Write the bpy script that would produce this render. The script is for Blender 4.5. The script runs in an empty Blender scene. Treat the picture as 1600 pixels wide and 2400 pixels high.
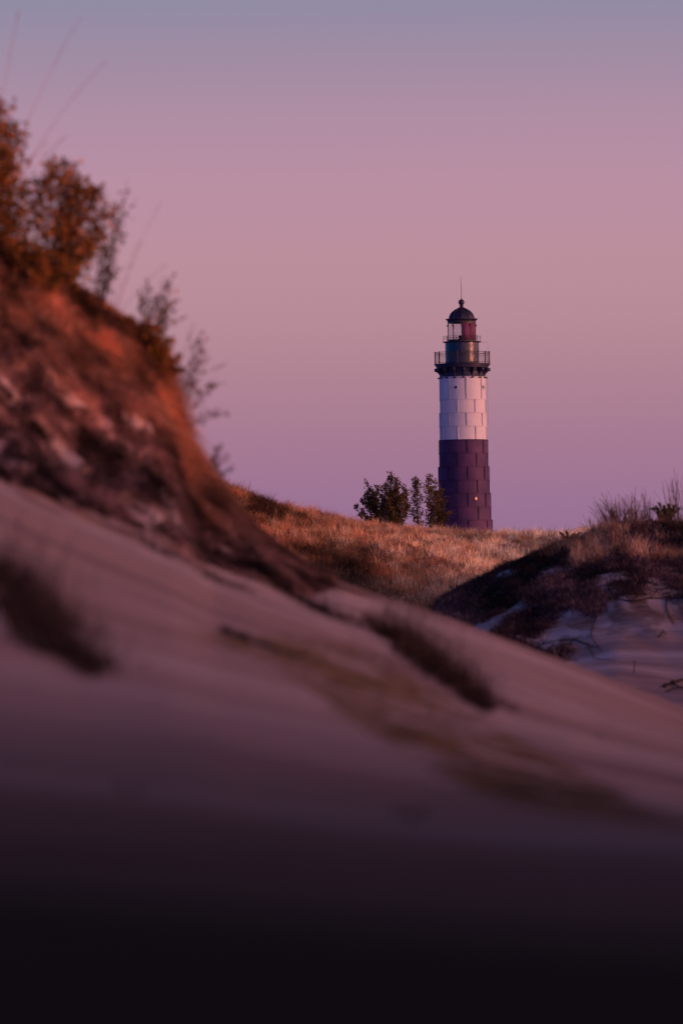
import bpy, math, random
import numpy as np
from mathutils import Matrix, Vector
R = math.radians
rng = np.random.default_rng(7); random.seed(7)
sc = bpy.context.scene
C = sc.collection

# ------------------------------------------------------------ camera
FPX = 13333.0; YH = 1480.0; ROLL = R(0.8)          # focal length in source pixels, eye-level row, camera roll
cam = bpy.data.cameras.new('camera'); cob = bpy.data.objects.new('camera', cam); C.objects.link(cob)
cam.sensor_fit = 'VERTICAL'; cam.sensor_height = 36; cam.sensor_width = 24; cam.lens = 200
cam.clip_start = 0.1; cam.clip_end = 30000
PITCH = math.atan((YH - 1200) / FPX)
cob.matrix_world = Matrix.Rotation(R(90) + PITCH, 4, 'X') @ Matrix.Rotation(-ROLL, 4, 'Z')
cam.dof.use_dof = True; cam.dof.focus_distance = 640; cam.dof.aperture_fstop = 2.5
sc.camera = cob

# ------------------------------------------------------------ sky
SUN_AZ = R(112); SUN_EL = R(3.6)                    # azimuth clockwise from +Y
SD = Vector((math.sin(SUN_AZ) * math.cos(SUN_EL), math.cos(SUN_AZ) * math.cos(SUN_EL), math.sin(SUN_EL)))
def lin(c): return tuple((v/255/12.92 if v/255 <= .04045 else ((v/255+.055)/1.055)**2.4) for v in c)
w = bpy.data.worlds.new("World"); sc.world = w; w.use_nodes = True
nt = w.node_tree; N = nt.nodes; L = nt.links
bg = N['Background']; bg.inputs['Strength'].default_value = 1.0
tc = N.new('ShaderNodeTexCoord'); sx = N.new('ShaderNodeSeparateXYZ'); L.new(tc.outputs['Generated'], sx.inputs[0])
def M(op, a, b=None, clamp=False):
    n = N.new('ShaderNodeMath'); n.operation = op; n.use_clamp = clamp
    for i, v in enumerate((a, b)):
        if v is None: continue
        if isinstance(v, (int, float)): n.inputs[i].default_value = v
        else: L.new(v, n.inputs[i])
    return n.outputs[0]
zc = M('MAXIMUM', sx.outputs['Z'], 0.0); zs = M('POWER', zc, 0.5)
ramp = N.new('ShaderNodeValToRGB'); L.new(zs, ramp.inputs[0]); ramp.color_ramp.interpolation = 'LINEAR'
stops = [(0.0,(138,108,142)),(.0172,(151,113,147)),(.024,(157,116,148)),(.034,(166,122,146)),(.0435,(175,130,147)),(.0547,(184,139,152)),
         (.066,(188,143,157)),(.079,(185,143,163)),(.090,(176,142,164)),(.101,(160,140,163)),(.112,(143,139,165)),
         (.16,(114,118,155)),(.3,(74,70,98)),(.6,(44,38,52)),(1.0,(34,28,36))]
els = ramp.color_ramp.elements
while len(els) > 2: els.remove(els[-1])
for i, (z, c) in enumerate(stops):
    p = math.sqrt(z); e = els[0] if i == 0 else (els[1] if i == 1 else els.new(p))
    e.position = p; e.color = (*lin(c), 1)
# the afterglow round the setting sun (behind and to the right of the camera)
dot = N.new('ShaderNodeVectorMath'); dot.operation = 'DOT_PRODUCT'; L.new(tc.outputs['Generated'], dot.inputs[0])
dot.inputs[1].default_value = SD
g1 = M('POWER', M('MAXIMUM', dot.outputs['Value'], 0.0), 1.6)
g2 = M('SUBTRACT', 1.0, M('MULTIPLY', zc, 1.35), True)
g = M('MULTIPLY', g1, M('MULTIPLY', g2, g2))
glow = N.new('ShaderNodeMix'); glow.data_type = 'RGBA'; glow.blend_type = 'ADD'; glow.inputs[0].default_value = 1
gc = N.new('ShaderNodeMix'); gc.data_type = 'RGBA'; gc.inputs[6].default_value = (0, 0, 0, 1); gc.inputs[7].default_value = (5.1, 2.2, 2.05, 1)
L.new(g, gc.inputs[0]); L.new(ramp.outputs[0], glow.inputs[6]); L.new(gc.outputs[2], glow.inputs[7])
L.new(glow.outputs[2], bg.inputs[0])
# the cold side of the sky, away from the afterglow (to the left and behind)
d2 = N.new('ShaderNodeVectorMath'); d2.operation = 'DOT_PRODUCT'; L.new(tc.outputs['Generated'], d2.inputs[0]); d2.inputs[1].default_value = (-.93, -.36, .1)
mr = N.new('ShaderNodeMapRange'); mr.interpolation_type = 'SMOOTHSTEP'; mr.inputs[1].default_value = -.2; mr.inputs[2].default_value = .75; L.new(d2.outputs['Value'], mr.inputs[0])
cold = N.new('ShaderNodeMix'); cold.data_type = 'RGBA'; cold.blend_type = 'MULTIPLY'; cold.inputs[7].default_value = (.08, 1.3, 3.2, 1)
L.new(mr.outputs[0], cold.inputs[0]); L.new(ramp.outputs[0], cold.inputs[6]); L.new(cold.outputs[2], glow.inputs[6])
sun = bpy.data.lights.new('sun', 'SUN'); sun.energy = 2.35; sun.angle = R(1.2); sun.color = (1.0, .32, .20)
so = bpy.data.objects.new('sun', sun); C.objects.link(so)
so.rotation_euler = SD.to_track_quat('Z', 'Y').to_euler(); so.location = (50, -20, 60)
sc.view_settings.view_transform = 'Standard'; sc.view_settings.look = 'None'
sc.view_settings.exposure = 0; sc.view_settings.gamma = 1
sc.cycles.use_denoising = True; sc.cycles.max_bounces = 5; sc.cycles.transparent_max_bounces = 8

# ------------------------------------------------------------ picture <-> place
def unroll(x, y):
    x = np.asarray(x, float); y = np.asarray(y, float); c, s = math.cos(ROLL), math.sin(ROLL)
    return 800 + (x-800)*c - (y-1200)*s, 1200 + (x-800)*s + (y-1200)*c
def reroll(x, y):
    c, s = math.cos(ROLL), math.sin(ROLL)
    return 800 + (x-800)*c + (y-1200)*s, 1200 - (x-800)*s + (y-1200)*c
def at(x, y, d):
    u, v = unroll(x, y); return Vector((float((u-800)/FPX*d), d, float((YH-v)/FPX*d)))

# ------------------------------------------------------------ noise
def vnoise(x, y, seed=0):
    xi = np.floor(x).astype(np.int64); yi = np.floor(y).astype(np.int64); xf = x-xi; yf = y-yi
    def h(a, b):
        n = (a*374761393 + b*668265263 + seed*974711) & 0x7fffffff
        n = ((n ^ (n >> 13)) * 1274126177) & 0x7fffffff
        return ((n ^ (n >> 16)) & 0xffff) / 65535.0
    u = xf*xf*(3-2*xf); v = yf*yf*(3-2*yf)
    return (h(xi,yi)*(1-u)+h(xi+1,yi)*u)*(1-v) + (h(xi,yi+1)*(1-u)+h(xi+1,yi+1)*u)*v
def fbm(x, y, o=4, seed=0):
    t = 0; a = .5; s = 0
    for i in range(o): t = t + a*vnoise(x*2**i+17*i, y*2**i-9*i, seed+i); s += a; a *= .5
    return t/s*2-1
def sst(a, b, x): t = np.clip((x-a)/(b-a), 0, 1); return t*t*(3-2*t)

# ------------------------------------------------------------ shape of the land
def prof(pts):
    p = np.array(pts, float); u, v = unroll(p[:,0], p[:,1]); return u, v
R1 = prof([(-1000,60),(-300,440),(0,588),(100,636),(190,700),(285,762),(345,808),(378,850),(400,905),(417,975),(442,1045),(472,1100),(512,1158),(562,1216),
           (645,1288),(735,1350),(800,1366),(900,1403),(1000,1432),(1080,1460),(1150,1486),(1220,1515),(1350,1562),(1450,1602),(1600,1660),(2600,1880)])
R2 = prof([(900,1500),(960,1440),(1030,1408),(1130,1352),(1200,1325),(1280,1295),(1340,1266),(1400,1243),(1430,1228),(1500,1222),(1550,1230),(1600,1228),(2600,1190)])
R3 = prof([(-1000,900),(0,1010),(400,1108),(520,1142),(560,1160),(620,1184),(700,1202),(780,1218),(850,1236),(960,1246),(1040,1252),(1075,1258),(1150,1262),(1260,1259),(1350,1256),(1600,1245),(2600,1235)])
FU = [-1000,0,200,400,500,600,800,1000,1200,1400,1600,2600]
FT = {5:  [1960,2020,2030,2040,2045,2050,2060,2070,2080,2090,2100,2100],
      8:  [1850,1900,1910,1920,1930,1940,1960,1980,2000,2010,2020,2050],
      12: [1700,1780,1800,1820,1830,1850,1880,1905,1925,1940,1960,2020],
      20: [1450,1600,1640,1670,1690,1710,1750,1790,1830,1860,1890,1980],
      30: [1200,1400,1470,1520,1550,1575,1630,1690,1745,1790,1830,1940],
      40: [ 950,1200,1290,1370,1420,1450,1520,1590,1660,1720,1770,1900],
      47: [ 750,1110,1205,1295,1350,1390,1465,1540,1610,1680,1735,1880]}
UG = np.linspace(-1000, 2600, 1801)
DG = np.exp(np.linspace(math.log(.3), math.log(12000), 1500))
def build_table():
    rows = []                                            # (d, z over UG)
    zz = lambda y, d: (YH-y)/FPX*d
    kr = np.exp(-.5*(np.arange(-45,46)/14.)**2); kr /= kr.sum(); sm = lambda a: np.convolve(np.pad(a,45,'edge'), kr, 'valid')
    r1 = np.interp(UG, *R1); r2 = sm(np.interp(UG, *R2)); r3 = sm(np.interp(UG, *R3)); r1 = np.where(UG > 760, sm(r1), r1)
    bk = np.interp(UG, [-1000,0,1600,2600], [1800,1850,2020,2060])  # near bank added so its dark blurred crest fades the bottom of frame
    rows += [(.3, UG*0-.62), (.8, UG*0-.40), (1.2, zz(bk,1.6)-.055), (1.6, zz(bk,1.6)), (2.0, zz(bk,1.6)-.045), (3.0, np.minimum(zz(bk,1.6)-.14,-.20))]
    for d, ys in FT.items():
        u, v = unroll(FU, ys); rows.append((d, zz(np.interp(UG, u, v), d)))
    off = np.interp(UG, [-1000,0,400,500,600,800,1600,2600],[300,285,240,140,85,50,38,20])
    rows.append((53, zz(r1+off, 53))); rows.append((56, zz(r1+off*.42, 56))); rows.append((58.5, zz(r1, 58.5)))
    z58 = zz(r1, 58.5)
    rows.append((61, z58-.35)); rows.append((66, np.minimum(z58-1.1, 1.0))); rows.append((78, np.minimum(z58-1.8, -2.0)))
    wv = sst(880, 1040, UG)
    for d, f in ((105,1.03),(125,.74),(140,.54),(155,.33),(166,.16),(175,0)):
        y = r2 + f*(1690-r2)
        rows.append((d, -2.3*(1-wv) + zz(y, d)*wv))
    zc_ = zz(r2,175)
    rows.append((181, -2.3*(1-wv)+(zc_-.25)*wv)); rows.append((196, -2.2*(1-wv)+(zc_-1.2)*wv)); rows.append((225, -1.6*(1-wv)+np.minimum(zc_-3,-.8)*wv))
    for d, f in ((262,1.0),(300,.80),(340,.57),(380,.33),(415,.14),(450,0)):
        rows.append((d, zz(r3 + f*(1450-r3), d)))
    rows.append((480, zz(r3+3, 480))); rows.append((560, zz(r3+9, 560))); rows.append((700, zz(r3+7, 700)))
    b = np.maximum(r3, 1254)*0 + np.where(UG > 900, 1256., np.maximum(np.minimum(1256, r3+8), r3+4))
    rows.append((815, zz(b, 815))); rows.append((845, zz(b, 845))); rows.append((900, zz(b, 845)-.3)); rows.append((1100, 10+0*UG))
    rows.append((1800, -2+0*UG)); rows.append((4000, -12+0*UG)); rows.append((12000, -12+0*UG))
    ds = np.log([r[0] for r in rows]); Zr = np.array([r[1] for r in rows])
    T = np.empty((len(DG), len(UG)))
    # monotone cubic in log distance
    h = np.diff(ds)[:,None]; dl = np.diff(Zr, axis=0)/h; m = np.zeros_like(Zr)
    w1 = 2*h[1:]+h[:-1]; w2 = h[1:]+2*h[:-1]; a = dl[:-1]; c = dl[1:]
    with np.errstate(all='ignore'): m[1:-1] = np.where(a*c > 0, (w1+w2)/(w1/a+w2/c), 0)
    lg = np.log(DG); k = np.clip(np.searchsorted(ds, lg)-1, 0, len(ds)-2); hh = h[k,0][:,None]; t = ((lg-ds[k])/h[k,0])[:,None]
    return (2*t**3-3*t**2+1)*Zr[k] + (t**3-2*t**2+t)*hh*m[k] + (-2*t**3+3*t**2)*Zr[k+1] + (t**3-t**2)*hh*m[k+1]
TAB = build_table()
LG0, LG1 = math.log(DG[0]), math.log(DG[-1])
def polar(x, y):
    ang = np.arctan2(x, y); d = np.hypot(x, y)
    a = np.clip(ang, R(-7.69), R(7.69)); return ang, d, 800 + FPX*np.tan(a)
def Z(x, y, fine=True):
    x = np.asarray(x, float); y = np.asarray(y, float)
    ang, d, u = polar(x, y); dd = np.where(np.abs(ang) < R(7.69), y, d)
    fi = np.clip((np.log(np.maximum(dd,.31))-LG0)/(LG1-LG0)*(len(DG)-1), 0, len(DG)-1.001)
    fj = np.clip((u+1000)/3600*(len(UG)-1), 0, len(UG)-1.001)
    i = fi.astype(int); j = fj.astype(int); fi = fi-i; fj = fj-j
    z = (TAB[i,j]*(1-fi)+TAB[i+1,j]*fi)*(1-fj) + (TAB[i,j+1]*(1-fi)+TAB[i+1,j+1]*fi)*fj
    # round the sides and behind: level sand with hummocks
    wb = sst(R(14), R(50), np.abs(ang))
    gen = -.55 + 1.2*fbm(x/26, y/26, 3, 5)*sst(4, 30, d) - 1.0*sst(25, 90, d)
    far = sst(200, 500, d)
    z = z*(1-wb*(1-far)) + gen*wb*(1-far)
    # unseen high dune off to the right, shaped to shade slope and hill
    yy = np.clip(y, -60, 300); z = z + (5.6 + 1.1*fbm(y/18, y*0, 3, 9) + .007*np.clip(y,0,190)+2.6*sst(200,255,y) - .6*sst(20,55,y)*(1-sst(60,90,y))) * np.exp(-((x-(31+.14*np.clip(y,0,300)))/8.5)**2) * np.exp(-((y-yy)/16)**2)
    # unseen banks added right, left and behind, blocking skylight from the near sand
    z = z + 4.8*np.exp(-((x-8.2)/2.6)**2)*np.exp(-((y-4)/14)**2) + 6.5*np.exp(-((x+8.5)/2.8)**2)*np.exp(-((y-3)/11)**2) + 3.2*np.exp(-((y+11)/4)**2)*np.exp(-(x/16)**2)
    if fine:
        bl = bluff(u, d)
        z = z + bl*(1-.8*sst(54,58,d))*(.13*fbm(x*2.2+y*.3, y*.8-x*.3, 4, 21) + .08*fbm(x*8, y*4.2, 3, 31))
        z = z + (1-bl)*((.035*fbm(x*.25+y*.08, y*.45, 3, 41) + .012*fbm(x*1.2, y*1.1, 3, 43))*sst(3,14,d)*(1-sst(58,80,d)))
        z = z + .24*fbm(x/1.9, y/12, 3, 51)*sst(95, 130, d)*(1-sst(176, 200, d))*sst(980,1150,u)*np.interp(d,[100,165,175],[1,1,.35])
        z = z + .75*fbm(x/4, y/32, 4, 61)*sst(240, 300, d)*(1-.6*sst(400,450,d))*(1-sst(600, 780, d))
    return z
def bluff(u, d):
    foot = np.interp(u, [-1000, 0, 330, 600, 800, 900], [43.5, 45.5, 47.5, 49.5, 56, 62])
    return sst(0, 2.2, d-foot)*(1-sst(62, 70, d))*(1-sst(620, 840, u))
def project(x, y, z):
    u = 800 + FPX*x/y; v = YH - FPX*z/y; return reroll(u, v)
def ground(px, py, d0, d1, n=3000):
    """the nearest point of the land seen through a spot of the picture, between two distances"""
    u, v = unroll(px, py); d = np.linspace(d0, d1, n); x = (u-800)/FPX*d; zr = (YH-v)/FPX*d; k = np.nonzero(Z(x, d) >= zr)[0]
    k = k[0] if len(k) else int(np.argmin(zr-Z(x,d)))
    return Vector((float(x[k]), float(d[k]), float(Z(x[k], d[k]))))

# ------------------------------------------------------------ materials
def mat(name, rough=.9, spec=.3):
    m = bpy.data.materials.new(name); m.use_nodes = True; b = m.node_tree.nodes['Principled BSDF']
    b.inputs['Roughness'].default_value = rough; b.inputs['Specular IOR Level'].default_value = spec
    return m, m.node_tree, b
def noise_mat(name, c1, c2, scale, rough=.9, spec=.3, bump=0, bscale=None, attr=None, metallic=0, detail=5, transl=0):
    m, t, b = mat(name, rough, spec); n = t.nodes; l = t.links
    tc = n.new('ShaderNodeTexCoord'); nz = n.new('ShaderNodeTexNoise'); nz.inputs['Scale'].default_value = scale; nz.inputs['Detail'].default_value = detail
    l.new(tc.outputs['Object'], nz.inputs['Vector'])
    r = n.new('ShaderNodeValToRGB'); r.color_ramp.elements[0].position = .35; r.color_ramp.elements[1].position = .65
    r.color_ramp.elements[0].color = (*c1, 1); r.color_ramp.elements[1].color = (*c2, 1); l.new(nz.outputs[0], r.inputs[0]); out = r.outputs[0]
    if attr:
        a = n.new('ShaderNodeAttribute'); a.attribute_name = attr
        x = n.new('ShaderNodeMix'); x.data_type = 'RGBA'; x.blend_type = 'MULTIPLY'; x.inputs[0].default_value = 1
        l.new(out, x.inputs[6]); l.new(a.outputs['Color'], x.inputs[7]); out = x.outputs[2]
    l.new(out, b.inputs['Base Color']); b.inputs['Metallic'].default_value = metallic
    if bump:
        n2 = n.new('ShaderNodeTexNoise'); n2.inputs['Scale'].default_value = bscale or scale*3; n2.inputs['Detail'].default_value = 4; l.new(tc.outputs['Object'], n2.inputs['Vector'])
        bp = n.new('ShaderNodeBump'); bp.inputs['Strength'].default_value = bump; bp.inputs['Distance'].default_value = .05
        l.new(n2.outputs[0], bp.inputs['Height']); l.new(bp.outputs[0], b.inputs['Normal'])
    if transl:
        tr = n.new('ShaderNodeBsdfTranslucent'); l.new(out, tr.inputs[0]); mx = n.new('ShaderNodeMixShader'); mx.inputs[0].default_value = transl
        l.new(b.outputs[0], mx.inputs[1]); l.new(tr.outputs[0], mx.inputs[2]); l.new(mx.outputs[0], n['Material Output'].inputs[0])
    return m

def ground_material():
    m, t, b = mat('sand and turf', .95, .15); n = t.nodes; l = t.links
    tc = n.new('ShaderNodeTexCoord')
    def nz(scale, detail=6, vec=None, rough=.6):
        k = n.new('ShaderNodeTexNoise'); k.inputs['Scale'].default_value = scale; k.inputs['Detail'].default_value = detail; k.inputs['Roughness'].default_value = rough
        l.new(vec or tc.outputs['Object'], k.inputs['Vector']); return k.outputs[0]
    def ramp(f, stops):
        r = n.new('ShaderNodeValToRGB'); e = r.color_ramp.elements
        e[0].position, e[0].color = stops[0][0], (*stops[0][1], 1); e[1].position, e[1].color = stops[-1][0], (*stops[-1][1], 1)
        for p, c in stops[1:-1]: k = e.new(p); k.color = (*c, 1)
        l.new(f, r.inputs[0]); return r.outputs[0]
    def mix(f, a, c):
        k = n.new('ShaderNodeMix'); k.data_type = 'RGBA'; l.new(f, k.inputs[0]); l.new(a, k.inputs[6]); l.new(c, k.inputs[7]); return k.outputs[2]
    mp = n.new('ShaderNodeMapping'); mp.inputs['Scale'].default_value = (.28, .9, 1); mp.inputs['Rotation'].default_value = (0, 0, R(-4)); l.new(tc.outputs['Object'], mp.inputs[0])
    sand = ramp(nz(.9, 7, mp.outputs[0]), [(.32, (.58,.43,.42)), (.5, (.75,.57,.57)), (.68, (.86,.69,.68))])
    sand = mix(ramp(nz(.22, 4, mp.outputs[0], .5), [(.44, (0,0,0)), (.56, (1,1,1))]), sand, ramp(nz(.5, 6, mp.outputs[0]), [(.35, (.44,.30,.31)), (.65, (.68,.46,.42))]))
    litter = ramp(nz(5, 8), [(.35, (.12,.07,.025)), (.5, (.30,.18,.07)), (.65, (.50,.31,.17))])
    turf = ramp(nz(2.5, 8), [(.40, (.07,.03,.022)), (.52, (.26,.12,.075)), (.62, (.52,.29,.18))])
    shade_col = ramp(nz(9, 6), [(.35, (.038,.042,.036)), (.7, (.062,.066,.056))])  # near black tone that puts the foreground shade into the colour
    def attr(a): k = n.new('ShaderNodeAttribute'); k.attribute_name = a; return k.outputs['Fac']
    col = mix(attr('litter'), sand, litter); col = mix(attr('turf'), col, turf); col = mix(attr('painted_shade'), col, shade_col)
    l.new(col, b.inputs['Base Color'])
    # wind ripples and grain
    wv = n.new('ShaderNodeTexWave'); wv.inputs['Scale'].default_value = 1.6; wv.inputs['Distortion'].default_value = 3.5; wv.inputs['Detail'].default_value = 3
    wv.bands_direction = 'DIAGONAL'; l.new(tc.outputs['Object'], wv.inputs['Vector'])
    bp = n.new('ShaderNodeBump'); bp.inputs['Strength'].default_value = .35; bp.inputs['Distance'].default_value = .05; l.new(wv.outputs[1], bp.inputs['Height'])
    b2 = n.new('ShaderNodeBump'); b2.inputs['Strength'].default_value = .5; b2.inputs['Distance'].default_value = .04; l.new(nz(6, 8), b2.inputs['Height']); l.new(bp.outputs[0], b2.inputs['Normal'])
    l.new(b2.outputs[0], b.inputs['Normal'])
    return m
MG = ground_material()
M_grass = noise_mat('dry marram grass', (.85,.85,.85), (1,1,1), .5, .8, .2, attr='tint', transl=.25)
M_leaf = noise_mat('leaves', (.8,.8,.8), (1,1,1), 3, .75, .15, attr='tint', transl=.3)
M_bark = noise_mat('bark', (.035,.024,.02), (.10,.065,.05), 12, .9, .2, bump=.6)
M_drift = noise_mat('bleached driftwood', (.10,.08,.10), (.24,.19,.22), 9, .85, .2, bump=.5)
M_stone = noise_mat('stone', (.03,.03,.035), (.09,.08,.08), 14, .7, .3, bump=.5)

# ------------------------------------------------------------ mesh helpers
def mesh_np(name, V, F3=None, F4=None, material=None, parent=None, tint=None, smooth=False):
    me = bpy.data.meshes.new(name); V = np.asarray(V, np.float32)
    nf3 = 0 if F3 is None else len(F3); nf4 = 0 if F4 is None else len(F4)
    me.vertices.add(len(V)); me.vertices.foreach_set('co', V.ravel())
    idx = np.concatenate([np.asarray(f, np.int32).ravel() for f in (F3, F4) if f is not None and len(f)])
    me.loops.add(len(idx)); me.loops.foreach_set('vertex_index', idx)
    st = np.concatenate([np.arange(nf3)*3, nf3*3+np.arange(nf4)*4]).astype(np.int32)
    me.polygons.add(nf3+nf4); me.polygons.foreach_set('loop_start', st)
    me.update(calc_edges=True)
    if smooth: me.polygons.foreach_set('use_smooth', np.ones(nf3+nf4, bool))
    if tint is not None:
        a = me.color_attributes.new('tint', 'FLOAT_COLOR', 'POINT'); c = np.ones((len(V),4), np.float32); c[:,:3] = tint; a.data.foreach_set('color', c.ravel())
    if material: me.materials.append(material)
    o = bpy.data.objects.new(name, me); C.objects.link(o)
    if parent: o.parent = parent
    return o
def tag(o, label=None, cat=None, group=None, kind=None):
    for k, v in (('label', label), ('category', cat), ('group', group), ('kind', kind)):
        if v: o[k] = v
    return o
def empty(name, loc, label, cat, group=None, rot=(0,0,0)):
    o = bpy.data.objects.new(name, None); C.objects.link(o); o.location = loc; o.rotation_euler = rot; return tag(o, label, cat, group)
def blades(P, H, W, lean, az, tint, droop=.35):
    """grass blades: P roots, H lengths, W widths, lean (0 upright .. 1 flat), az direction of the lean"""
    n = len(P); d = np.stack([np.cos(az), np.sin(az), 0*az], 1); up = np.array([0,0,1.])
    side = np.stack([-np.sin(az), np.cos(az), 0*az], 1)
    # blades turn their width at random
    a2 = rng.uniform(0, np.pi, n); side = np.stack([np.cos(a2), np.sin(a2), 0*a2], 1)
    l = lean[:,None]; h = H[:,None]; s = side*W[:,None]/2
    p1 = P + h*.5*(up*(1-.3*l) + d*l*.55)
    p2 = P + h*(up*(1-l*.75-droop*l) + d*(l*1.0+.12))
    V = np.stack([P-s, P+s, p1+s*.8, p1-s*.8, p2], 1).reshape(-1,3)
    b = np.arange(n)*5
    F4 = np.stack([b, b+1, b+2, b+3], 1); F3 = np.stack([b+3, b+2, b+4], 1)
    return V, F3, F4, np.repeat(tint, 5, 0)
def tube(pts, rad, k=5):
    pts = np.asarray(pts, float); n = len(pts); rad = np.broadcast_to(np.asarray(rad, float), (n,))
    t = np.gradient(pts, axis=0); t /= np.linalg.norm(t, axis=1)[:,None]+1e-12
    ref = np.array([0,0,1.]) if abs(t[:,2]).mean() < .9 else np.array([1.,0,0])
    a = np.cross(t, ref); a /= np.linalg.norm(a, axis=1)[:,None]+1e-12; b = np.cross(t, a)
    th = np.arange(k)*2*np.pi/k
    V = (pts[:,None] + rad[:,None,None]*(np.cos(th)[None,:,None]*a[:,None] + np.sin(th)[None,:,None]*b[:,None])).reshape(-1,3)
    F = [[i*k+j, i*k+(j+1)%k, (i+1)*k+(j+1)%k, (i+1)*k+j] for i in range(n-1) for j in range(k)]
    return V, F
class MB:
    def __init__(s): s.V = []; s.T = []; s.Q = []; s.n = 0
    def add(s, V, Q=(), T=()):
        V = np.asarray(V, float).reshape(-1,3); s.V.append(V)
        s.Q += [[i+s.n for i in f] for f in Q]; s.T += [[i+s.n for i in f] for f in T]; s.n += len(V)
    def tube(s, pts, rad, k=6): s.add(*tube(pts, rad, k)); return s
    def lathe(s, prof, seg=64, a0=0, a1=2*math.pi, c=(0,0)):
        full = abs(a1-a0-2*math.pi) < 1e-6; m = seg if full else seg+1
        th = a0 + (a1-a0)*np.arange(m)/seg
        V = np.array([[c[0]+r*math.sin(t), c[1]-r*math.cos(t), z] for (r, z) in prof for t in th])
        Q = [[i*m+j, i*m+(j+1)%m, (i+1)*m+(j+1)%m, (i+1)*m+j] for i in range(len(prof)-1) for j in range(m if full else m-1)]
        s.add(V, Q); return s
    def box(s, M4, sx, sy, sz):
        v = [M4 @ Vector((x*sx/2, y*sy/2, z*sz/2)) for x in (-1,1) for y in (-1,1) for z in (-1,1)]
        s.add([tuple(p) for p in v], [(0,1,3,2),(4,6,7,5),(0,4,5,1),(2,3,7,6),(0,2,6,4),(1,5,7,3)]); return s
    def build(s, name, material, parent=None, smooth=False, bevel=0):
        o = mesh_np(name, np.concatenate(s.V), s.T, s.Q, material, parent)
        if smooth:
            o.data.polygons.foreach_set('use_smooth', np.ones(len(o.data.polygons), bool)); o.data.set_sharp_from_angle(angle=R(32))
        return o

# ------------------------------------------------------------ ground sheet
def build_ground():
    a_in = np.arctan((np.linspace(-350, 1950, 900)-800)/FPX)
    a_l = np.linspace(-math.pi, a_in[0], 150)[:-1]; t = np.linspace(0,1,150)
    a_l = a_in[0] - (math.pi+a_in[0])*(1-np.linspace(0,1,140)[:-1])**2.2
    a_r = a_in[-1] + (math.pi-a_in[-1])*(np.linspace(0,1,140)[1:])**2.2
    A = np.concatenate([a_l, a_in, a_r]); A[0] = -math.pi; A[-1] = math.pi
    D = np.concatenate([np.geomspace(.05,3.5,40)[:-1], np.geomspace(3.5,44,90)[:-1], np.linspace(44,62,170)[:-1], np.geomspace(62,100,14)[:-1],
                        np.linspace(100,180,170)[:-1], np.linspace(180,250,25)[:-1], np.linspace(250,460,130)[:-1], np.geomspace(460,900,60)[:-1], np.geomspace(900,12000,30)])
    AA, DD = np.meshgrid(A, D); x = DD*np.sin(AA); y = DD*np.cos(AA); z = Z(x, y)
    nr, nc = x.shape; V = np.stack([x,y,z], -1).reshape(-1,3)
    i = np.arange(nr-1)[:,None]*nc + np.arange(nc-1)[None]
    F = np.stack([i, i+1, i+nc+1, i+nc], -1).reshape(-1,4)
    V = np.concatenate([V, [[0,0,float(Z(0.,.05))]]]); k = len(V)-1; T = [[k, j+1, j] for j in range(nc-1)]
    o = mesh_np('ground', V, T, F, MG, smooth=True); tag(o, 'pale sand dunes running down from the left bluff', 'ground', kind='structure')
    ang, d, u = polar(V[:,0], V[:,1])
    with np.errstate(all='ignore'): pu, pv = project(V[:,0], np.maximum(V[:,1],.01), V[:,2])
    n1 = fbm(V[:,0]*.9, V[:,1]*.35, 5, 71); n2 = fbm(V[:,0]*3, V[:,1]*1.4, 4, 81)
    bl = bluff(u, d)
    turf = bl*sst(-.2, .2, 1.15*fbm(V[:,0]*5.5+V[:,1]*1.6, V[:,1]*1.5-V[:,0]*1.2, 5, 151)+.10*n2+.30*sst(52,58,d)-.02)*.92
    strip = sst(880,200,u)*0+sst(0,1.5,d-np.interp(u,[-1000,0,330,600,800,900],[41,42.5,43.5,44,44,46]))*(1-sst(60,64,d))*(1-sst(820,940,u))
    turf = np.maximum(turf, strip*sst(.12,.30, fbm(V[:,0]*1.4+V[:,1]*.12, V[:,1]*1.0-V[:,0]*.5, 5, 157))*.85)
    turf = np.maximum(turf, sst(205, 262, d)*(1-sst(1500,3000,d)))
    scrub = sst(128,150,d)*(1-sst(185,205,d))*sst(-.05,.25, n1*.2+fbm(V[:,0]/.55, V[:,1]/4.5,4,131)+.02+.25*sst(158,172,d)); turf = np.maximum(turf, np.where((d>100)&(d<210), scrub*.85, 0))
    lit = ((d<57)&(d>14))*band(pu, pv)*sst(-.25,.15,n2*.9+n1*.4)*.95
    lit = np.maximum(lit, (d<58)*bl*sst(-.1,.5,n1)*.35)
    painted_shade = (1-sst(3.3, 3.9, d + .5*fbm(V[:,0]*2, V[:,1]*2, 3, 95)))*(np.abs(V[:,0])<20)  # nearest ground darkened in colour, standing in for shade
    painted_shade = np.maximum(painted_shade, sst(1.2,1.8, Z(V[:,0],V[:,1],False)+.3*n2)*(d<22)*.9)  # tops of the added banks take the same shade colour
    for nme, a in (('turf',turf),('litter',lit),('painted_shade',painted_shade)):
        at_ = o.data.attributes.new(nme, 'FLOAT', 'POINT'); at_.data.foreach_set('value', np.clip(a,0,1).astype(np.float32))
    return o
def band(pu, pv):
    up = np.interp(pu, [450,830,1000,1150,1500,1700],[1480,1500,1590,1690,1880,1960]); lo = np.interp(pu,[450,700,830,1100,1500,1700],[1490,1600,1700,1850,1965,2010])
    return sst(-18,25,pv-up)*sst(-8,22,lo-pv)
build_ground()

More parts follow.
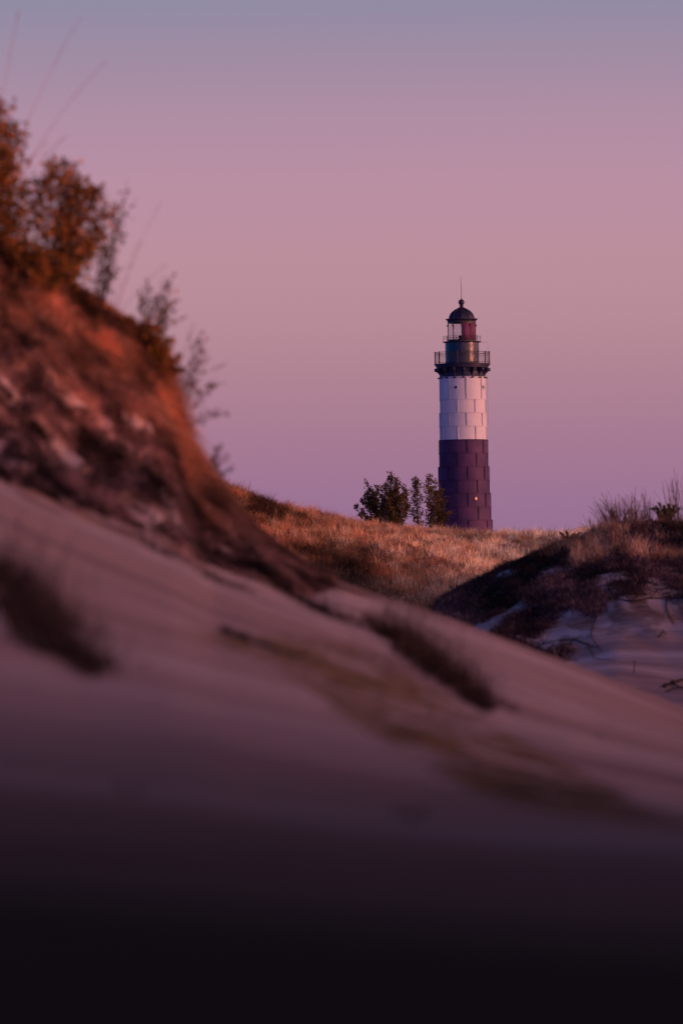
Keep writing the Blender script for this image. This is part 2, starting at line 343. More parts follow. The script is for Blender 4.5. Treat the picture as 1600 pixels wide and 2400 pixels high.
# ------------------------------------------------------------ lighthouse
PXM = 16.1; LD = FPX/PXM
lu, lv = unroll(1088.5, 1252); LX = float((lu-800)/FPX*LD); LZ = float((YH-lv)/FPX*LD)
def hz(y): return (1252-y)/PXM
LH = empty('lighthouse', (LX, LD, LZ-.0), 'tall lighthouse tower of plated iron with dark base, white band and black domed lantern', 'lighthouse')
M_black = noise_mat('weathered black paint', (.010,.016,.045), (.028,.026,.07), 1.3, .5, .28, bump=.25, bscale=5)
M_brick = noise_mat('black painted riveted plate', (.006,.012,.04), (.018,.018,.05), 3,  .28, .42, bump=1.0, bscale=3.2)
M_white = noise_mat('white paint', (.50,.55,.61), (.56,.60,.66), .8, .6, .25, bump=.12, bscale=2)
M_iron = noise_mat('black iron', (.02,.018,.022), (.035,.03,.035), 5, .45, .4)
M_blank = noise_mat('dark red blanking panel', (.115,.04,.10), (.14,.05,.12), 2, .7, .15)
def glass():
    m, t, b = mat('lantern glass', .03, .5); n = t.nodes; l = t.links
    tr = n.new('ShaderNodeBsdfTransparent'); tr.inputs[0].default_value = (.93,.93,.95,1); gl = n.new('ShaderNodeBsdfGlossy'); gl.inputs['Roughness'].default_value = .05
    mx = n.new('ShaderNodeMixShader'); mx.inputs[0].default_value = .04; l.new(tr.outputs[0], mx.inputs[1]); l.new(gl.outputs[0], mx.inputs[2])
    l.new(mx.outputs[0], n['Material Output'].inputs[0]); return m
M_glass = glass()
M_pane = noise_mat('dark window pane', (.015,.015,.02), (.03,.03,.035), 3, .2, .6)
M_amber = noise_mat('pane with painted sunset reflection', (.75,.55,.30), (.9,.68,.38), 3, .38, .5, metallic=0)  # orange sunset reflection put into the pane colour
M_lead = noise_mat('lantern lens', (.25,.24,.25), (.4,.38,.38), 6, .15, .7)

courses = [(1258,1219.4,4.06,0),(1219.4,1188.3,3.90,1),(1188.3,1156.4,3.86,0),(1156.4,1125.6,3.72,1),(1125.6,1094.2,3.70,0),(1094.2,1062.4,3.57,1),(1062.4,1031.4,3.54,0)]
white = [(1031.4,999.3,3.44,1),(999.3,967.8,3.42,0),(967.8,936.3,3.35,1),(936.3,884.0,3.335,0)]
def plated(name, cs, material, jm):
    mb = MB(); dark = MB()
    for (y0, y1, r, par) in cs:
        z0, z1 = hz(y0), hz(y1); dr = .03
        mb.lathe([(r, z0+.02), (r-dr, z1-.10)], 96)
        mb.lathe([(r-dr-.02, z1-.12), (r+.055, z1-.12), (r+.055, z1+.02), (r-.35, z1+.02)], 96)      # bolted flange ring
        dark.lathe([(r+.0555, z1-.07),(r+.060,z1-.07),(r+.060,z1-.035),(r+.0555,z1-.035)], 96)
        for k in range(8):
            a = R(7.8 if par == 0 else -14.6) + k*math.pi/4
            for s_ in (-1, 1):      # the two bolted lips of the vertical joint
                aa = a + s_*.0125; c, s = math.cos(aa), math.sin(aa)
                Mx = Matrix.Translation((( r-.02)*s, -(r-.02)*c, (z0+z1-.08)/2)) @ Matrix.Rotation(aa, 4, 'Z')
                mb.box(Mx, .05, .20, z1-z0-.14)
            Mx = Matrix.Translation(((r+.03)*math.sin(a), -(r+.03)*math.cos(a), (z0+z1-.08)/2)) @ Matrix.Rotation(a, 4, 'Z'); dark.box(Mx, .06, .12, z1-z0-.15)
    o = mb.build(name, material, LH, smooth=True); dark.build('joint_line', jm, o); return o
M_tower = noise_mat('dark painted iron plate', (.042,.024,.085), (.080,.036,.115), .45, .62, .22, bump=.1, bscale=1.2)
M_seam = noise_mat('tarred joint', (.010,.010,.018), (.02,.016,.025), 2, .7, .2); M_seam2 = noise_mat('weathered joint', (.30,.24,.28), (.42,.36,.40), 2, .7, .2)
tw = plated('tower', courses, M_tower, M_seam)
wb_ = plated('white_band', white, M_white, M_seam2)
plinth = MB().lathe([(4.5,-1.2),(4.5,.02),(4.12,.05),(4.1,.0)], 64).build('plinth', noise_mat('concrete plinth', (.3,.27,.25),(.4,.36,.33), 2), LH)
def port(ang, y, r, rad, ring, pane, lab=None):
    z = hz(y); T = Matrix.Rotation(ang, 4, 'Z') @ Matrix.Translation((0, -r, z)) @ Matrix.Rotation(R(90), 4, 'X')
    fr = MB(); P = [(rad*1.0, -.15), (rad*1.0,.09),(rad*1.28,.09),(rad*1.36,.03),(rad*1.36,-.15)]; fr.lathe(P, 28); o = fr.build('window', ring, LH, smooth=True); o.matrix_local = T
    g = MB(); th = np.arange(24)*2*np.pi/24; g.add([[0,0,.03]]+[[rad*1.01*math.cos(t), rad*1.01*math.sin(t), .02] for t in th], [], [[0,i+1,(i+1)%24+1] for i in range(24)])
    p = g.build('pane', pane, o)
    if lab: o['label'] = lab
    return o
for k, a in enumerate((-18.3, 61.5, 141.5, 221.5)): port(R(a), 909.3, 3.33, .235, M_white, M_pane, 'round porthole in the white band' if k < 2 else None)
port(R(25.4), 1169.8, 3.85, .24, M_tower, M_amber, 'round porthole with painted orange reflection in the dark base')
# under the gallery: black drum, corbels, deck
drum = MB().lathe([(3.33,hz(884)-.02),(3.36,hz(884)),(3.26,hz(880)),(3.22,hz(872)),(3.22,hz(856))], 96)
drum.build('gallery_drum', M_black, LH, smooth=True)
gal = MB().lathe([(3.0,hz(862.5)),(3.72,hz(862.5)),(3.80,hz(861)),(3.80,hz(859.3)),(3.94,hz(857.5)),(3.94,hz(856)),(4.10,hz(854.5)),(4.10,hz(852.6)),(2.2,hz(852.2))], 96)
gallery = gal.build('gallery_deck', M_black, LH, smooth=True)
def corbel(a):
    z0, z1 = hz(884), hz(862.5); mb = MB(); n = 12; w = .17
    prof = []
    for i in range(n+1):
        t = i/n; f = .16 + .05*math.sin(t*math.pi*2.2)*0
        out = .13 + .14*(1-sst(0,.12,np.array(t))) + .62*float(sst(.25,.86,np.array(t)))
        prof.append((float(out), z0-.10+(z1-z0+.10)*t))
    V = []
    for (o_, z) in prof:
        for s in (-w/2*(1+.7*float(sst(.6,1,np.array((z-z0)/(z1-z0))))), w/2*(1+.7*float(sst(.6,1,np.array((z-z0)/(z1-z0)))))):
            V += [(s, -3.20, z), (s, -3.22-o_, z)]
    Q = []
    for i in range(n):
        b = i*4; Q += [(b,b+1,b+5,b+4),(b+2,b+6,b+7,b+3),(b+1,b+3,b+7,b+5)]
    Q += [(0,2,3,1)]; mb.add(V, Q)
    mb.box(Matrix.Translation((0,-3.47,z0-.12)), .40, .30, .16); mb.box(Matrix.Translation((0,-3.82,z1-.28)), .52, .50, .42)
    o = mb.build('corbel', M_black, gallery); o.rotation_euler = (0,0,a)
    return o
for k in range(16): corbel(R(1.5+22.5*k))
def hoop(r, z, t, seg=96, a0=0, a1=2*math.pi):
    th = np.linspace(a0, a1, seg+1); return tube(np.stack([r*np.sin(th), -r*np.cos(th), z+0*th], 1), t, 5)
rail = MB()
for y, t in ((826.0,.035),(831.0,.022),(850.3,.028)): rail.add(*hoop(4.02, hz(y), t))
for k in range(150):
    a = 2*math.pi*k/150; rail.tube([(4.02*math.sin(a), -4.02*math.cos(a), hz(851)), (4.02*math.sin(a), -4.02*math.cos(a), hz(826))], .0085, 4)
gr = rail.build('railing', M_iron, gallery)
for k in range(16):
    a = R(11.2+22.5*k); x, y = 4.02*math.sin(a), -4.02*math.cos(a); pb = MB().tube([(x,y,hz(853)),(x,y,hz(825.2))], .05, 6)
    pb.lathe([(0,hz(823.6)),(.08,hz(824.2)),(.10,hz(825.2)),(.08,hz(826.2)),(.04,hz(827))], 8, c=(x,y)); pb.build('post', M_iron, gr)
# watch room
wr = MB().lathe([(2.46,hz(852.4)),(2.46,hz(851)),(2.44,hz(803.5)),(2.52,hz(803)),(2.56,hz(801.6))], 80)
wr.lathe([(2.5,hz(852.3)),(2.52,hz(849.5)),(2.455,hz(849))], 80)
for y in (815,827,839): wr.lathe([(2.45,hz(y)),(2.475,hz(y)),(2.475,hz(y-1)),(2.45,hz(y-1))], 80)
for k in range(20):
    for j in range(26):
        a = R(9+18*k); z = hz(851)+(hz(803)-hz(851))*(j+.5)/26; wr.box(Matrix.Translation((2.455*math.sin(a), -2.455*math.cos(a), z)) @ Matrix.Rotation(a,4,'Z'), .05, .05, .05)
wroom = wr.build('watch_room', M_brick, LH, smooth=True)
dk = MB().lathe([(2.2,hz(802.5)),(2.62,hz(802.5)),(2.80,hz(801.4)),(2.80,hz(800.2)),(1.6,hz(799.9))], 80).build('lantern_deck', M_black, LH, smooth=True)
r2_ = MB()
for y in (788.2, 793.0): r2_.add(*hoop(2.70, hz(y), .018))
lr = r2_.build('railing', M_iron, dk)
for k in range(10):
    a = R(-2+36*k+18); x, y = 2.70*math.sin(a), -2.70*math.cos(a)
    p = MB().tube([(x,y,hz(801)),(x,y,hz(787.4))], .035, 6); p.lathe([(0,hz(786.4)),(.06,hz(787)),(.0,hz(788))], 8, c=(x,y)); p.build('post', M_iron, lr)
# lantern room, ten sides, five blanked towards the land
RL = 2.10; va = [R(-2+36*k) for k in range(10)]
zb, zt_ = hz(799.9), hz(752)
base = MB().lathe([(RL+.06,zb-.02),(RL+.06,zb+.25),(RL-.02,zb+.27)], 10, a0=R(-2), a1=R(358)); lan = base.build('lantern_curb', M_iron, LH); base = MB(); base.lathe([(RL+.06,zt_-.3),(RL+.06,zt_+.1),(RL-.1,zt_+.1),(RL-.1,zt_-.3),(RL+.06,zt_-.3)], 10, a0=R(-2), a1=R(358))
lan = base.build('lantern_frame', M_iron, LH)
def P(k, r=RL): return (r*math.sin(va[k%10]), -r*math.cos(va[k%10]))
for k in range(10):
    x, y = P(k); mu = MB().tube([(x,y,zb),(x,y,zt_+.05)], .06, 6)
    mu.lathe([(0,hz(763)-.12),(.10,hz(763)-.08),(.12,hz(763)),(.10,hz(763)+.1),(0,hz(763)+.14)], 8, c=(x*1.03,y*1.03)); mu.build('mullion', M_iron, lan)
    (x0,y0),(x1,y1) = P(k), P(k+1); q = MB(); solid = k < 5
    nx, ny = (x0+x1)/2, (y0+y1)/2; ln = math.hypot(nx,ny); nx/=ln; ny/=ln; th = .04 if solid else .012
    V = [(x+nx*s, y+ny*s, z) for s in (-th/2, th/2) for (x,y) in ((x0,y0),(x1,y1)) for z in (zb+.2, zt_-.2)]
    q.add(V, [(0,2,3,1),(4,5,7,6),(0,1,5,4),(2,6,7,3),(0,4,6,2),(1,3,7,5)])
    q.build('blank_panel' if solid else 'glass_pane', M_blank if solid else M_glass, lan)
lens = MB().lathe([(.0,zb),(.45,zb),(.45,zb+.35),(.2,zb+.4),(.2,zb+.5),(.26,zb+.55),(.26,zb+.8),(.1,zb+.9),(0,zb+.92)], 20, c=(-.25,-.2)); lens.build('beacon', M_iron, lan, smooth=True)
eave = MB().lathe([(2.05,zt_+.05),(2.10,hz(751.4)),(2.16,hz(750.6)),(2.28,hz(748.4)),(2.36,hz(748)),(2.36,hz(746.9)),(1.95,hz(746.2)),(1.7,hz(746.2))], 60)
dome_p = [(1.93,hz(746.5)),(1.90,hz(744)),(1.82,hz(740)),(1.68,hz(735.5)),(1.47,hz(731.5)),(1.22,hz(728)),(.92,hz(725)),(.62,hz(722.6)),(.42,hz(721.2)),(.33,hz(720))]
eave.lathe(dome_p, 10, a0=R(-2), a1=R(358))
dome = eave.build('dome', M_black, LH, smooth=True)
for k in range(10):
    a = va[k]; MB().tube([(r*1.012*math.sin(a), -r*1.012*math.cos(a), z) for r, z in dome_p], .035, 5).build('rib', M_iron, dome)
fin = MB().lathe([(.42,hz(721.5)),(.40,hz(719.6)),(.24,hz(718.6)),(.20,hz(717.4)),(.34,hz(716.8)),(.34,hz(715.8)),(.24,hz(715.2)),(.26,hz(713.8))]+
                 [(.44*math.cos(t), hz(707.8)+.44*math.sin(t)) for t in np.linspace(-1.0,1.35,14)]+[(.06,hz(699.6)),(.05,hz(697.5)),(0,hz(697))], 28)
ball = fin.build('ventilator_ball', M_black, dome, smooth=True)
MB().tube([(0,0,hz(699)),(.0,0,hz(680)),(-.03,0,hz(664)),(-.06,0,hz(646.5))], [.042,.036,.03,.018], 5).build('lightning_rod', M_iron, LH)
MB().tube([(2.5,-.6,hz(803)),(3.72,-.6,hz(803)),(3.74,-.6,hz(815)),(3.70,-.6,hz(852)),(3.66,-.5,hz(870)),(3.62,-.4,hz(905)),(3.60,-.3,hz(1000))], .014, 5).build('cable', M_iron, LH)

# ------------------------------------------------------------ grass over the far hill
def pick(cols, n, wts=None): c = np.array(cols); return c[rng.choice(len(c), n, p=wts)]
def grass_field(name, label, ncl, per, d0, d1, ulo, uhi, hh, ww, mask=None, cols=None, spread=.35, lean=(.15,.7), dpow=1.0, sx_=1.0, side=None):
    u = rng.uniform(ulo, uhi, ncl); d = d0 + (d1-d0)*rng.uniform(0,1,ncl)**dpow; x = (u-800)/FPX*d
    if mask is not None: k = mask(x, d, u); x, d, u = x[k], d[k], u[k]
    n = len(x); tn = fbm(x/(7*sx_), d/(60*sx_), 4, 111); tn2 = fbm(x/(1.5*sx_), d/(26*sx_), 3, 121)
    base = pick(cols[0], n, cols[1]); br = np.clip(1+1.5*tn+.9*tn2, .10, 1.9)
    base = base*br[:,None]
    if side: base = base*(1+(np.array(side)-1)*sst(700,1250,u)[:,None])
    hs = np.clip(rng.normal(1,.22,n), .4, 1.8)*np.clip(1+.9*tn2, .4, 1.8)
    X = np.repeat(x, per)+rng.normal(0, spread, n*per); Y = np.repeat(d, per)+rng.normal(0, spread, n*per)
    H = np.repeat(hs, per)*rng.uniform(*hh, n*per); W = rng.uniform(*ww, n*per)
    az = rng.uniform(0, 2*np.pi, n*per)*.55 + R(150); le = rng.uniform(*lean, n*per)
    T = np.repeat(base, per, 0)*rng.uniform(.7,1.3,(n*per,1))
    P_ = np.stack([X, Y, Z(X, Y)-.02], 1)
    V, F3, F4, T = blades(P_, H, W, le, az, T)
    return tag(mesh_np(name, V, F3, F4, M_grass, tint=T), label, 'grass', kind='stuff')
straw = ([(.70,.44,.28),(.66,.34,.17),(.56,.21,.10),(.20,.10,.06),(.78,.56,.40)], [.28,.27,.19,.12,.14])
def tussocks():
    n = 8600; u = rng.uniform(-250,1850,n); d = 255+220*rng.uniform(0,1,n)**.9; x = (u-800)/FPX*d
    R_ = rng.uniform(.30,.85,n); hh = rng.uniform(.45,1.15,n)*(1+.25*(1-sst(700,1000,u))); pal = np.array([(.46,.24,.12),(.54,.35,.20),(.34,.13,.065),(.12,.07,.045),(.05,.038,.032),(.60,.44,.30)])
    rust = np.array([.22,.17,.25,.15,.16,.05]); tan = np.array([.22,.30,.06,.12,.11,.19]); f = sst(650,1250,u+120*fbm(x/6,d/50,3,117))
    pr = rust[None]*(1-f[:,None])+tan[None]*f[:,None]; idx = (rng.uniform(0,1,n)[:,None] > np.cumsum(pr,1)).sum(1).clip(0,5)
    tn = fbm(x/6, d/55, 4, 111); base = pal[idx]*np.clip(1.35+2.2*tn+1.3*fbm(x/1.3, d/24, 3, 119),.12,2.4)[:,None]*(1+np.array([.10,.5,.75])*f[:,None])*(.5+.5*sst(300,385,d))[:,None]; dark = idx == 4; hh[dark] *= .6
    per = 64; r = np.sqrt(rng.uniform(0,1,n*per)); a = rng.uniform(0,6.28,n*per); RR = np.repeat(R_,per)*r
    X = np.repeat(x,per)+RR*np.cos(a); Y = np.repeat(d,per)+RR*np.sin(a)
    H = np.repeat(hh,per)*rng.uniform(.45,1.35,n*per)*(1.05-.35*r); lean = np.clip(.08+.65*r*rng.uniform(.4,1.4,n*per),0,1)
    P_ = np.stack([X,Y,Z(X,Y)-.02],1); T = np.repeat(base,per,0)*rng.uniform(.55,1.4,(n*per,1))
    V,F3,F4,T = blades(P_, H, rng.uniform(.014,.034,n*per), lean, a+rng.normal(R(-15),.35,n*per), T, .3)
    tag(mesh_np('dune_grass', V, F3, F4, M_grass, tint=T), 'rust and straw coloured tussocks of dry grass covering the far hillside below the lighthouse', 'grass', kind='stuff')
tussocks()
grass_field('dune_grass', 'thin short dry grass between the tussocks of the far hillside', 22000, 6, 255, 470, -250, 1850, (.15,.40), (.018,.034), None, ([(.30,.15,.07),(.20,.09,.045),(.44,.27,.14)],[.4,.3,.3]), dpow=.85)
grass_field('crest_grass', 'pale thin grass on the level ground round the lighthouse foot', 5000, 7, 470, 822, -100, 1750, (.2,.45), (.03,.05),
            lambda x,d,u: ~((np.hypot(x-LX, d-LD) < 4.7)), straw)

# scrub and matted grass over the right-hand dune
def inpoly(px, py, poly):
    poly = np.array(poly, float); n = len(poly); r = np.zeros(len(px), bool); j = n-1
    for i in range(n):
        xi, yi = poly[i]; xj, yj = poly[j]
        with np.errstate(all='ignore'): r ^= ((yi > py) != (yj > py)) & (px < (xj-xi)*(py-yi)/(yj-yi)+xi)
        j = i
    return r
SCRUB = [(1000,1425),(1040,1395),(1130,1345),(1280,1288),(1400,1236),(1500,1215),(1700,1215),(1700,1410),(1560,1400),(1480,1395),(1420,1415),(1400,1450),(1330,1425),(1290,1470),(1250,1500),(1330,1530),(1300,1560),(1200,1530),(1130,1505),(1180,1465),(1240,1425),(1225,1405),(1130,1465),(1080,1480)]
def m_scrub(x, d, u, thr=-.33):
    px, py = project(x, d, Z(x, d)); n = fbm(x/.55, d/4.5, 4, 131)
    return inpoly(px, py, SCRUB) & (n > thr + .17*(px > 1340)*(py > 1275))
scrubc = ([(.07,.036,.045),(.14,.065,.065),(.26,.13,.11),(.022,.025,.05),(.48,.29,.23)], [.28,.24,.18,.18,.12])
grass_field('dune_scrub', 'dark matted scrub and dead grass over the right hand dune', 52000, 8, 108, 182, 950, 1800, (.10,.36), (.008,.020), m_scrub, scrubc, spread=.12, lean=(.3,.95), sx_=.22)
def m_crest(x, d, u):
    px, py = project(x, d, Z(x, d)); return (px > 1240) & (fbm(x/.8, d/2, 3, 141) > -.05)
grass_field('crest_grass', 'straw and rust grass along the crest of the right hand dune', 5200, 9, 165, 184, 1190, 1800, (.18,.55), (.008,.017), m_crest, ([(.80,.48,.26),(.74,.36,.16),(.45,.18,.10),(.20,.10,.07),(.85,.60,.38)], [.28,.27,.19,.12,.14]), spread=.10, lean=(.1,.7), sx_=.22)

# ------------------------------------------------------------ matted grass on the near bluff
def bluff_grass():
    n = 52000; u = rng.uniform(-500, 900, n); d = rng.uniform(44.5, 60.5, n); x = (u-800)/FPX*d
    s = fbm(x*5.5+d*1.6, d*1.5-x*1.2, 5, 151); k = (bluff(u, d) > .25) & (s > -.15 - .45*sst(52.5,58,d)); x, d, u, s = x[k], d[k], u[k], s[k]; n = len(x); per = 6
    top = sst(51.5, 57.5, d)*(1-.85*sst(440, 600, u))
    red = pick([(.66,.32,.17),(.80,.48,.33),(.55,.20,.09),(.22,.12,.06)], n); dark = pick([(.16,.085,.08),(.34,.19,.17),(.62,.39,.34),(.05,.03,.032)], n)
    base = red*top[:,None] + dark*(1-top[:,None]); base = base*np.clip(1+2.8*fbm(x*7+d*1.8, d*1.6-x*1.6, 4, 161), .08, 2.4)[:,None]  # orange sunlight towards the rim is put into the blade colours
    X = np.repeat(x,per)+rng.normal(0,.03,n*per); Y = np.repeat(d,per)+rng.normal(0,.08,n*per)
    H = rng.uniform(.06,.24,n*per)*np.repeat(.8+.5*top,per); W = rng.uniform(.004,.010,n*per)
    V, F3, F4, T = blades(np.stack([X,Y,Z(X,Y)-.01],1), H, W, rng.uniform(.3,1.1,n*per), rng.normal(R(-40), .7, n*per), np.repeat(base,per,0)*rng.uniform(.7,1.3,(n*per,1)), .6)
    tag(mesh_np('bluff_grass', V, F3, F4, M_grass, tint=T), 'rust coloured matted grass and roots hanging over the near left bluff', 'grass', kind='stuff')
    # upright blades and seed stalks fringing the edge against the sky
    n = 2600; u = rng.uniform(-300, 700, n); d = rng.uniform(56.5, 59.2, n); x = (u-800)/FPX*d; k = fbm(x*3, d*.3, 3, 191) > -.08; x, d = x[k], d[k]; n = len(x); per = 5
    X = np.repeat(x,per)+rng.normal(0,.02,n*per); Y = np.repeat(d,per)+rng.normal(0,.05,n*per); hh = np.repeat(np.clip(1+2.6*fbm(x*4, d*0, 3, 195),.2,3.0)*(1-.7*sst(480,640,(x/d*FPX+800))),per)
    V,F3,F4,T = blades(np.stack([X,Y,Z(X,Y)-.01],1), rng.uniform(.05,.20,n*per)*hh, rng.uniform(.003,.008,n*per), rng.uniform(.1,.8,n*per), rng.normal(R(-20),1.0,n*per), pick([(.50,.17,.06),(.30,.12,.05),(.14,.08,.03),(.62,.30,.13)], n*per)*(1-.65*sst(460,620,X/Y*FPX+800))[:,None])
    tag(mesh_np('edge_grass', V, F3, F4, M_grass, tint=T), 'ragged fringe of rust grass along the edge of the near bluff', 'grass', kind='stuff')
    # sparse dead stems lying on the sand in a band
    n = 3500; u = rng.uniform(500,1700,n); d = rng.uniform(14,57,n)**1.0; x = (u-800)/FPX*d; px, py = project(x,d,Z(x,d))
    k = (band(px,py) > .4) & (fbm(x*2,d*.8,3,171) > -.1); x, d = x[k], d[k]; n = len(x)
    X = np.repeat(x,5)+rng.normal(0,.02,n*5); Y = np.repeat(d,5)+rng.normal(0,.05,n*5)
    V,F3,F4,T = blades(np.stack([X,Y,Z(X,Y)-.004],1), rng.uniform(.02,.06,n*5), rng.uniform(.002,.005,n*5), rng.uniform(.5,1.2,n*5), rng.uniform(0,6.28,n*5), pick([(.20,.12,.05),(.34,.2,.11),(.08,.045,.03)], n*5))
    tag(mesh_np('grass_litter', V, F3, F4, M_grass, tint=T), 'thin brown dead grass littered in a band down the sand slope', 'grass', kind='stuff')
    # near black blades on the added bank, standing in for foreground shade
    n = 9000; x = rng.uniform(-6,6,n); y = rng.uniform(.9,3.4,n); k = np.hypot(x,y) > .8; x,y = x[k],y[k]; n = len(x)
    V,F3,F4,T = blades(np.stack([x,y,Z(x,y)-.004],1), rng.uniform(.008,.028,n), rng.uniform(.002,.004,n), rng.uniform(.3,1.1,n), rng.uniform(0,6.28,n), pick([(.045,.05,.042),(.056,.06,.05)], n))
    tag(mesh_np('bank_shade_blades', V, F3, F4, M_grass, tint=T), 'near black blades on the added bank, painted shade at the bottom of the picture', 'painted_shade', kind='stuff')
bluff_grass()

# ------------------------------------------------------------ trees and shrubs
def limb(p0, p1, bow=.12, n=7, up=.25):
    p0 = np.array(p0, float); p1 = np.array(p1, float); t = np.linspace(0,1,n)[:,None]; L_ = np.linalg.norm(p1-p0)
    mid = rng.normal(0, bow*.4, 3)*L_; c = p0 + (p1-p0)*t + mid*np.sin(t*np.pi) ; c[:,:2] -= (p1-p0)[:2]*(np.sin(t*np.pi)*up*.5); return c
def leafcloud(C_, size, tint):
    n = len(C_); a = rng.normal(0,1,(n,3)); a[:,2] = np.abs(a[:,2])*.6+.2; a /= np.linalg.norm(a,axis=1)[:,None]
    b = np.cross(a, rng.normal(0,1,(n,3))); b /= np.linalg.norm(b,axis=1)[:,None]; s = size[:,None]
    V = np.stack([C_-a*s*.5, C_+b*s*.28, C_+a*s*.55, C_-b*s*.28], 1).reshape(-1,3); k = np.arange(n)*4
    return V, np.stack([k,k+1,k+2,k+3],1), np.repeat(tint,4,0)
def tree(name, label, cat, base, peaks, leaf, nleaf, cols, trunk_r, group=None, upright=.8, rad=.30, low=.22, tight=1.0, bs=.02, mat_b=None, mat_l=None):
    """peaks: (dx, dy, height) tips of the main limbs, metres from the base"""
    root = empty(name, base, label, cat, group); wood = MB(); Cs = []
    hmax = max(p[2] for p in peaks)
    for (dx, dy, h) in peaks:
        j = rng.normal(0, .02*hmax, 2) if bs <= .02 else np.array([dx*.25, rng.normal(0, bs)])
        c = limb((j[0], j[1], -.05*hmax), (dx, dy, h)); wood.tube(c, np.linspace(trunk_r, trunk_r*.15, len(c)), 5)
        nb = 11
        for q in range(nb):
            t = low + (1-low)*(q+.5)/nb*1.0; i = t*(len(c)-1); i0 = int(min(i, len(c)-2)); p = c[i0]+(c[i0+1]-c[i0])*(i-i0)
            r = rad*h*(1-t)**.65*rng.uniform(.6,1.15)+.035*hmax; a = rng.uniform(0,6.28)
            e = p + np.array([math.cos(a)*r, math.sin(a)*r, r*upright*rng.uniform(.7,1.5)])
            s = limb(p, e, .1, 5, 0); wood.tube(s, np.linspace(trunk_r*.3, trunk_r*.07, 5), 3)
            m = max(3, int(nleaf/len(peaks)/nb)); tt = rng.uniform(.15,1.05,m)[:,None]
            Cs.append(p+(e-p)*tt + rng.normal(0,1,(m,3))*(.03*hmax+.16*r)*tight*np.array([1,1,.8]))
    wood.build('trunk', mat_b or M_bark, root)
    Cs = np.concatenate(Cs); T = pick(cols, len(Cs))*rng.uniform(.6,1.4,(len(Cs),1)); ed = Cs[:,2] < 0; Cs = Cs[~ed]; T = T[~ed]
    V,F,T = leafcloud(Cs, leaf*rng.uniform(.6,1.3,len(Cs)), T); mesh_np('crown', V, None, F, mat_l or M_leaf, root, tint=T)
    return root
green = [(.07,.085,.035),(.10,.10,.045),(.04,.055,.03),(.16,.11,.045)]; rust = [(.20,.09,.03),(.14,.08,.03),(.09,.07,.03),(.26,.12,.04)]
def far_tree(label, bx, by, d, pk, nleaf, cols, **k):
    b = at(bx, by, d); b.z = float(Z(b.x, b.y))-.1; pks = []
    for (x, y) in pk: q = at(x, y, d); pks.append((q.x-b.x, rng.uniform(-.8,.8), q.z-b.z))
    return tree('poplar_tree', label, 'tree', b, pks, .22, nleaf, cols, .055, 'small poplars beside the lighthouse', upright=1.6, tight=.66, low=.12, **k)
far_tree('low spreading dark green poplar, leftmost of the small trees beside the lighthouse', 888, 1238, 600, [(829,1190),(838,1207),(853,1165),(880,1172),(846,1176),(861,1136),(870,1150),(885,1145)], 4600, green, rad=.16)
far_tree('tallest bushy poplar with rust brown right side, between two lower trees', 922, 1240, 597, [(903,1137),(912,1122),(919,1115),(893,1165),(908,1155),(925,1150),(937,1168),(950,1195),(930,1132),(944,1144),(955,1160),(960,1182)], 8200, green+green+rust, rad=.17)
far_tree('slender sparse poplar with open twiggy crown beside the tallest tree', 985, 1242, 603, [(973,1122),(979,1130)], 1400, green, rad=.12)
far_tree('narrow rust tinged poplar overlapping the dark left side of the lighthouse base', 1020, 1244, 598, [(1002,1122),(1008,1126),(1018,1128),(1030,1152),(1040,1180),(1048,1205),(1010,1150),(1024,1165)], 4200, green+green+rust, rad=.14)

orange = [(.44,.17,.045),(.34,.15,.04),(.22,.12,.03),(.13,.085,.03),(.55,.24,.07)]
def near_shrub(name, label, bx, by, d, pk, nleaf, cols, leaf, **k):
    b = at(bx, by, d); b.z = float(Z(b.x, b.y))-.02; pks = []
    for (x, y) in pk: q = at(x, y, d); pks.append((q.x-b.x, rng.uniform(-.15,.15), max(.05, q.z-b.z)))
    return tree(name, label, 'shrub', b, pks, leaf, nleaf, cols, k.pop('tr', .012), **k)
near_shrub('leafy_shrub', 'rounded brown green shrub on top of the near left bluff', 140, 640, 57.5, [(70,440),(100,425),(130,400),(150,385),(185,410),(215,440),(240,455),(255,500),(240,560)], 3700, orange, .062, rad=.26, low=.08, upright=1.3)
near_shrub('leafy_shrub', 'tall rust shrub cut off by the left edge of the picture', 0, 590, 57.3, [(-75,300),(-40,260),(-8,240),(8,290),(20,330),(25,400),(-100,350)], 4200, orange, .062, rad=.24, low=.08, upright=1.3)
near_shrub('leafy_shrub', 'low rust orange shrub on the right shoulder of the near bluff', 370, 850, 57.2, [(330,765),(350,755),(375,770),(400,800),(418,840),(425,870),(300,745)], 2600, orange, .05, rad=.22, low=.05, upright=1.0, tr=.008)
near_shrub('leafy_shrub', 'low orange brown growth under the rounded bluff shrub', 90, 660, 57.0, [(10,560),(40,575),(75,570),(110,590),(150,610),(180,640)], 2600, orange, .055, rad=.25, low=.05, upright=.8, tr=.008)
near_shrub('twiggy_shrub', 'thin dark sprig leaning right out of the rounded bluff shrub', 225, 700, 57.8, [(270,470),(295,455),(285,500),(262,560),(250,600),(268,640)], 420, green+rust, .05, rad=.15, low=.3)
near_shrub('twiggy_shrub', 'small wispy shrub on the shoulder of the near bluff', 350, 800, 57.6, [(335,690),(350,668),(372,700),(398,665),(392,720),(410,700)], 420, orange+green, .045, rad=.2, low=.3)
near_shrub('twiggy_shrub', 'sparse bare twigs sticking out from the steep edge of the bluff', 420, 900, 57.8, [(450,800),(470,780),(480,830),(500,900),(525,960),(470,860)], 420, [(.16,.08,.07),(.22,.12,.10)], .045, rad=.12, low=.3, tr=.006)
